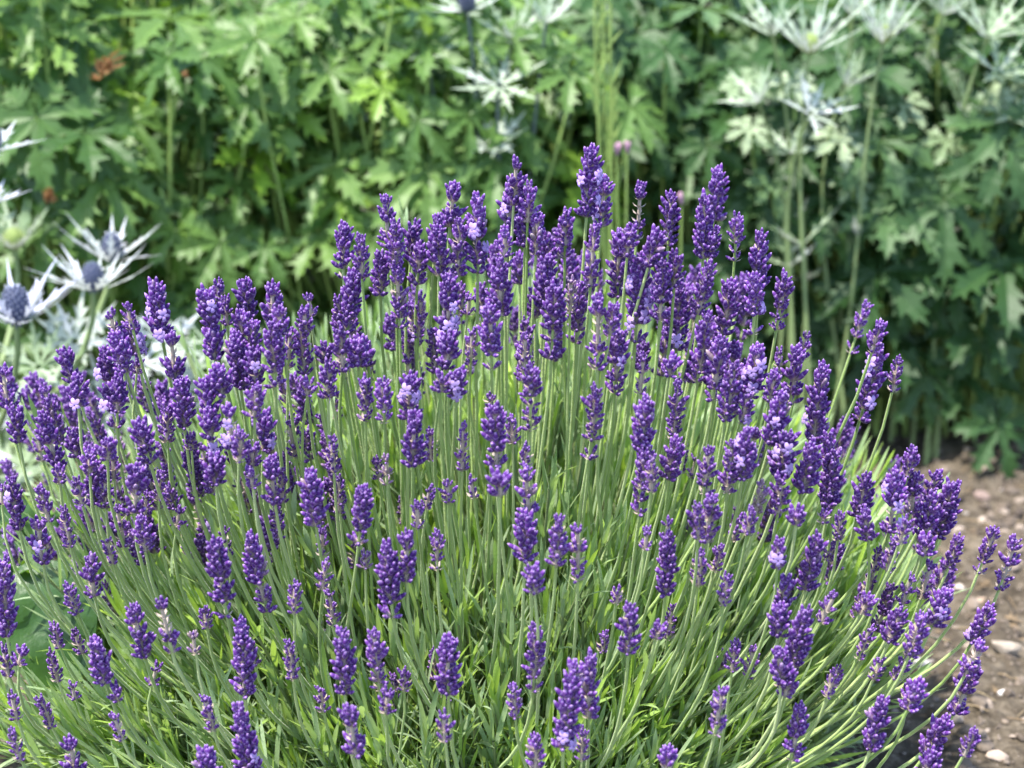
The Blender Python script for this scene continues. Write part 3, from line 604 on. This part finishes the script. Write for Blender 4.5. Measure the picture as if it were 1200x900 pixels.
holly_stem(h1, [
    (130, 306, .36, .0230, .0074, M_CONE, 13, .052, .0080, .50, R(30), (0.10, 0.08, 1)),
    (110, 341, .30, .0225, .0079, M_CONE, 14, .052, .0080, .52, R(26), (0.0, 0.02, 1)),
    (20, 380, .22, .0290, .0098, M_CONE, 14, .062, .0085, .20, R(30), (0.0, 0.06, 1)),
    (88, 400, .34, 0, 0, None, 11, .044, .012, .62, R(20), (0.15, -0.65, 0.9)),
    (-10, 178, .34, .02, .0075, M_CONE, 11, .042, .009, .40, R(15), (0.1, 0.0, 1)),
    (-14, 240, .30, .02, .0075, M_CONE, 11, .036, .009, .35, R(20), (0.1, 0.0, 1)),
    (18, 290, .46, .017, .008, M_CONEG, 16, .046, .011, .97, R(38), (0.0, -0.25, 1)),
    (198, 400, .36, 0, 0, None, 9, .042, .011, .65, R(12), (0.5, -0.3, 1)),
    (165, 425, .30, 0, 0, None, 9, .042, .009, .60, R(20), (0.2, -0.5, 1)),
    (262, 425, .32, 0, 0, None, 9, .040, .009, .88, R(20), (0.3, -0.4, 1)),
    (300, 480, .28, 0, 0, None, 9, .040, .010, .8, R(20), (0.2, -0.5, 1)),
    (45, 430, .30, 0, 0, None, 10, .042, .010, .93, R(20), (-0.1, -0.5, 1)),
    (170, 510, .26, 0, 0, None, 9, .044, .012, .95, R(15), (0.1, -0.5, 1)),
    (120, 470, .34, 0, 0, None, 10, .046, .011, .62, R(15), (0.1, -0.6, 1)),
    (60, 470, .36, 0, 0, None, 10, .046, .012, .97, R(15), (-0.2, -0.5, 1)),
    (215, 455, .38, 0, 0, None, 9, .042, .010, .7, R(15), (0.3, -0.5, 1)),
    (30, 545, .28, 0, 0, None, 8, .05, .018, 1.0, R(10), (-0.2, -0.5, 1)),
], f1, M_HSTEM)
f2 = np.array([-0.02, 0.58, 0.0])
h2 = empty("sea_holly", f2, "silvery sea holly bracts on a blue grey stem above the tallest lavender spikes", "sea holly")
holly_stem(h2, [
    (585, 100, .52, 0, 0, None, 9, .042, .010, .80, R(12), (0.05, -0.7, 1)),
    (583, 165, .54, 0, 0, None, 8, .034, .010, .75, R(10), (-0.1, -0.6, 1)),
    (548, 12, .54, .02, .007, M_CONE, 9, .040, .009, .75, R(18), (-0.1, -0.4, 1)),
    (600, 45, .56, 0, 0, None, 10, .040, .009, .90, R(30), (0.1, -0.4, 1)),
    (500, 60, .57, 0, 0, None, 9, .036, .009, .92, R(20), (-0.1, -0.5, 1)),
    (640, 25, .54, 0, 0, None, 9, .042, .009, .85, R(40), (0.1, -0.4, 1)),
], f2, M_BSTEM, 0.0018, 0.5)
f3 = np.array([0.34, 0.56, 0.0])
h3 = empty("sea_holly", f3, "greenish white sea holly at top right, over the dark cranesbill leaves", "sea holly")
holly_stem(h3, [
    (948, 62, .50, .016, .007, M_CONEG, 15, .058, .0080, .80, R(46), (0.05, -0.20, 1)),
    (1035, 50, .51, .015, .006, M_CONEG, 13, .052, .0080, .82, R(52), (0.1, -0.2, 1)),
    (905, 40, .56, 0, 0, None, 10, .048, .0080, .90, R(38), (-0.3, -0.2, 1)),
    (950, 132, .49, 0, 0, None, 9, .038, .0090, .66, R(24), (0.3, -0.5, 1)),
    (888, 118, .52, 0, 0, None, 9, .036, .0090, .84, R(30), (-0.5, -0.4, 1)),
    (992, 98, .55, 0, 0, None, 10, .040, .0080, .95, R(45), (0.3, -0.3, 1)),
    (925, 178, .54, 0, 0, None, 8, .032, .0090, .90, R(28), (-0.4, -0.5, 1)),
    (1000, 18, .58, 0, 0, None, 11, .046, .0075, .85, R(50), (0.0, -0.3, 1)),
    (1130, 128, .58, 0, 0, None, 9, .040, .0090, .97, R(30), (0.4, -0.5, 1)),
    (1188, 132, .56, 0, 0, None, 9, .042, .0090, .92, R(20), (-0.2, -0.6, 1)),
    (1105, 15, .60, 0, 0, None, 11, .046, .0085, .93, R(42), (0.2, -0.4, 1)),
    (1158, 42, .54, 0, 0, None, 12, .054, .0095, .86, R(30), (0.2, -0.4, 1)),
    (1170, 85, .55, 0, 0, None, 9, .046, .0095, .88, R(18), (0.3, -0.6, 1)),
], f3, M_HSTEM, 0.0017, 0.75)
lit = MB()
for i in range(520):                                     # dry stalks, fallen petals and leaf scraps on the soil
    x = rng.uniform(.14, .78); y = rng.uniform(-.10, .62); z = float(ground_z(np.array(x), np.array(y))) + .003
    a = rng.uniform(0, 6.28); L_ = rng.uniform(.006, .028); dv = np.array([math.cos(a), math.sin(a), rng.normal(0, .12)])
    c = np.array([x, y, z])
    if i % 3: tube(lit, np.stack([c, c + dv * L_ * .5 + [0, 0, .0015], c + dv * L_]), [.0005, .0007, .0004], 4, r=rng.random())
    else: bract(lit, c, dv, np.array([rng.normal(0, .5), rng.normal(0, .5), 1.0]), L_ * .7, L_ * .35, .5, rng.normal(0, .3), rng)
lo_ = lit.build("plant_litter", stone_material("dry_litter", [(0.0, (.10, .07, .04)), (0.6, (.24, .17, .10)), (1.0, (.36, .29, .18))], 200)); lo_['kind'] = "stuff"; lo_['label'] = "dry brown stalks and leaf scraps scattered over the soil"
# slender stalk with pods and pink buds
def pod_stalk(label, foot, pts, y, pods, pink):
    root = empty("budded_stalk", foot, label, "wildflower")
    st = MB()
    for tx, ty in pts:
        c = at_y(tx, ty, y); P = bez(c, c + np.array([0, 0, -.1]), np.array([foot[0], foot[1], .2]), np.array(foot), 12); tube(st, P, np.linspace(.0009, .0017, 12), 7)
        if pods:
            for k in range(10):
                b = P[0] + (P[5] - P[0]) * k / 10; bd_ = MB()
                dv = unit(np.array([rng.normal(0, .35), -.1, 1])); tube(st, np.stack([b, b + dv * .012, b + dv * .024]), [.0007, .0014, .0003], 6)
    build_in(st, "stalk", M_PETIOLE, root)
    for tx, ty in (pts if pink else []):
        c = at_y(tx, ty, y); bd_ = MB(); k = 3; dv = unit(rng.normal(0, .22, (k, 3)) + np.array([0, 0, 1.0])); buds(bd_, np.repeat(c[None], k, 0), dv, np.full(k, .012), np.full(k, .0019), np.full(k, .5), np.zeros((k, 3)))
        build_in(bd_, "pink_bud", M_PINK, root)
p = at_y(715, 450, .50)
pod_stalk("thin green stalks set with narrow pods, standing at top middle behind the tallest spike", (p[0], .51, 0), [(697, -15), (708, -10), (716, 10), (701, 90), (718, 100)], .49, True, False)
p = at_y(735, 450, .46)
pod_stalk("thin stalk topped by pink buds, above the lavender right of the tallest spike", (p[0], .47, 0), [(723, 182), (735, 180)], .45, False, True)
p = at_y(800, 480, .46)
pod_stalk("short stalk with a pale pink bud between two lavender spikes at upper right", (p[0], .47, 0), [(799, 240)], .45, False, True)

# ------------------------------------------------------------------ broad-leaved plant at the lower left
bx = at_y(40, 740, -.03)
bw = empty("broad_leaved_plant", (bx[0], bx[1] + .05, 0), "low plant with broad dark green leaves under the lavender at lower left", "plant")
def broad(px, py, y, L, W, d, nrm, var, rg):
    c = at_y(px, py, y - .17); d = unit(d); t = unit(np.cross(d, nrm)); n = np.cross(t, d); S = np.linspace(0, 1, 11)
    H = np.sin(np.pi * np.clip(S, .02, 1) ** 0.75) ** 0.8 * W * .5 + .001
    cen = c + d * ((S - .5) * L)[:, None] - n * (.25 * L * (S - .3) ** 2)[:, None]
    K = np.linspace(-1, 1, 7)
    wav = rg.normal(0, .004, (11, 7)); wav[:, 3] = 0
    V = cen[:, None] + t * (H[:, None] * K)[..., None] + n * (H[:, None] * (np.abs(K) ** 1.5 * .35) + wav)[..., None]
    mb = MB(); mb.add(V, grid_quads(11, 7), None, np.repeat(S, 7), var)
    P = bez(cen[0], cen[0] - d * .02, np.array([bx[0], bx[1] + .05, .03]), np.array([bx[0], bx[1] + .05, -.005]), 8); tube(mb, P, .0022, 6, r=var)
    return build_in(mb, "leaf", M_BROAD, bw)
rgb = np.random.default_rng(3)
broad(18, 645, .18, .085, .055, (.4, -.3, -.5), (-.2, -.6, .8), .35, rgb)
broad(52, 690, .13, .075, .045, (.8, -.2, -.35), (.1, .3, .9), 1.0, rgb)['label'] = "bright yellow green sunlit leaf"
broad(55, 735, .10, .09, .07, (.3, -.4, -.6), (.1, -.8, .6), .25, rgb)
broad(95, 660, .18, .08, .05, (.2, -.3, -.7), (.2, -.7, .6), .5, rgb)
broad(30, 615, .2, .06, .04, (.6, -.2, .3), (0, .2, 1), .9, rgb)
broad(-10, 700, .15, .09, .06, (-.4, -.3, -.3), (0, -.5, .9), .3, rgb)
broad(100, 720, .14, .08, .05, (.5, -.3, -.5), (.2, -.5, .8), .45, rgb)

# ------------------------------------------------------------------ stones and crumbs on the soil
def ico():
    import bmesh
    bm = bmesh.new(); bmesh.ops.create_icosphere(bm, subdivisions=2, radius=1.0)
    V = np.array([v.co[:] for v in bm.verts]); T = np.array([[v.index for v in f.verts] for f in bm.faces]); bm.free(); return V, T
IV, IT = ico()
def stone_geo(rg, size, flat=0.6, angular=0.5):
    V = IV.copy(); 
    for k in range(9):                                   # chip flat faces off
        n = unit(rg.normal(0, 1, 3)); cut = rg.uniform(.36, .72); dd = V @ n
        V = V - np.outer(np.maximum(dd - cut, 0) * (angular + .4), n)
    V = V * (1 + rg.normal(0, .02, (len(V), 1)))
    return V * np.array([1, rg.uniform(.6, .95), flat]) * size
gr = MB()
for i in range(6500):
    x = rng.uniform(.12, .80); y = rng.uniform(-.10, .75)
    sz = min(.009, .0013 * (1 - rng.random()) ** -0.60); V = stone_geo(rng, sz, rng.uniform(.5, .8))
    a = rng.uniform(0, 6.28); ca, sa = math.cos(a), math.sin(a)
    V = np.stack([V[:, 0] * ca - V[:, 1] * sa, V[:, 0] * sa + V[:, 1] * ca, V[:, 2]], 1)
    gr.add(V + np.array([x, y, float(ground_z(np.array(x), np.array(y))) + sz * .2]), None, IT, 0, float(np.clip(rng.beta(2.2, 2.0), 0, 1)))
g_ = gr.build("gravel", M_GRAVEL, smooth=False); g_['kind'] = "stuff"; g_['label'] = "small gravel and crumbs scattered over the bare soil"
def pebble(px, py, size, ratio, flat, rot, colr, label, ang=.5, seed=0):
    p = at_z(px, py, .006); rg = np.random.default_rng(seed)
    V = stone_geo(rg, size, flat, ang); V[:, 1] *= ratio
    a = R(rot); V = np.stack([V[:, 0] * math.cos(a) - V[:, 1] * math.sin(a), V[:, 0] * math.sin(a) + V[:, 1] * math.cos(a), V[:, 2]], 1)
    mb = MB(); mb.add(V, None, IT, 0, .5)
    m = stone_material("pebble_stone", [(0.0, colr), (1.0, colr)], 150)
    z = float(ground_z(np.array(p[0]), np.array(p[1])))
    o = mb.build("pebble", m, smooth=False); o.location = (p[0], p[1], z + size * flat * .45)
    tag(o, label, "pebble", "pebbles lying on the soil")
PB = [
 (1177, 803, .0078, .75, .5, 10, (.82, .80, .77), "bright white pebble at the right, beside the lowest arching lavender spikes", 11),
 (1182, 752, .0160, .62, .45, -25, (.42, .36, .30), "largest grey tan stone, long and flat, at the right edge of the soil", 12),
 (1077, 780, .0120, .8, .6, 20, (.55, .50, .45), "pale grey stone half hidden behind the leaning lavender stems", 13),
 (1153, 567, .0100, .8, .7, 0, (.26, .19, .165), "pinkish brown stone in the shade nearest the hanging cranesbill leaves", 14),
 (1180, 578, .0060, .85, .6, 0, (.50, .42, .35), "small tan stone just right of the shaded pinkish stone", 15),
 (1151, 600, .0070, .8, .6, 30, (.55, .46, .38), "light buff stone just below the shaded pinkish stone", 16),
 (1126, 680, .0085, .8, .6, 15, (.60, .52, .44), "cream stone between two arching lavender spikes at the right", 17),
 (1158, 695, .0100, .7, .5, -15, (.46, .35, .27), "orange tan stone just above the long flat grey stone", 18),
 (1122, 615, .0075, .9, .6, 0, (.40, .33, .28), "brown stone right of the lavender heads at the edge of the bush", 19),
 (990, 770, .0080, .8, .6, 0, (.62, .58, .52), "whitish stone glimpsed low among the lavender leaves", 20),
 (1188, 645, .0090, .75, .5, 20, (.38, .30, .24), "flat brown stone at the right edge behind the rightmost spike", 21),
 (1170, 880, .0090, .8, .55, 5, (.45, .36, .29), "tan stone in the bottom right corner", 22),
 (1120, 790, .0060, .8, .6, 5, (.48, .33, .24), "small reddish stone left of the bright white pebble", 23),
]
for a in PB: pebble(*a[:8], seed=a[8])
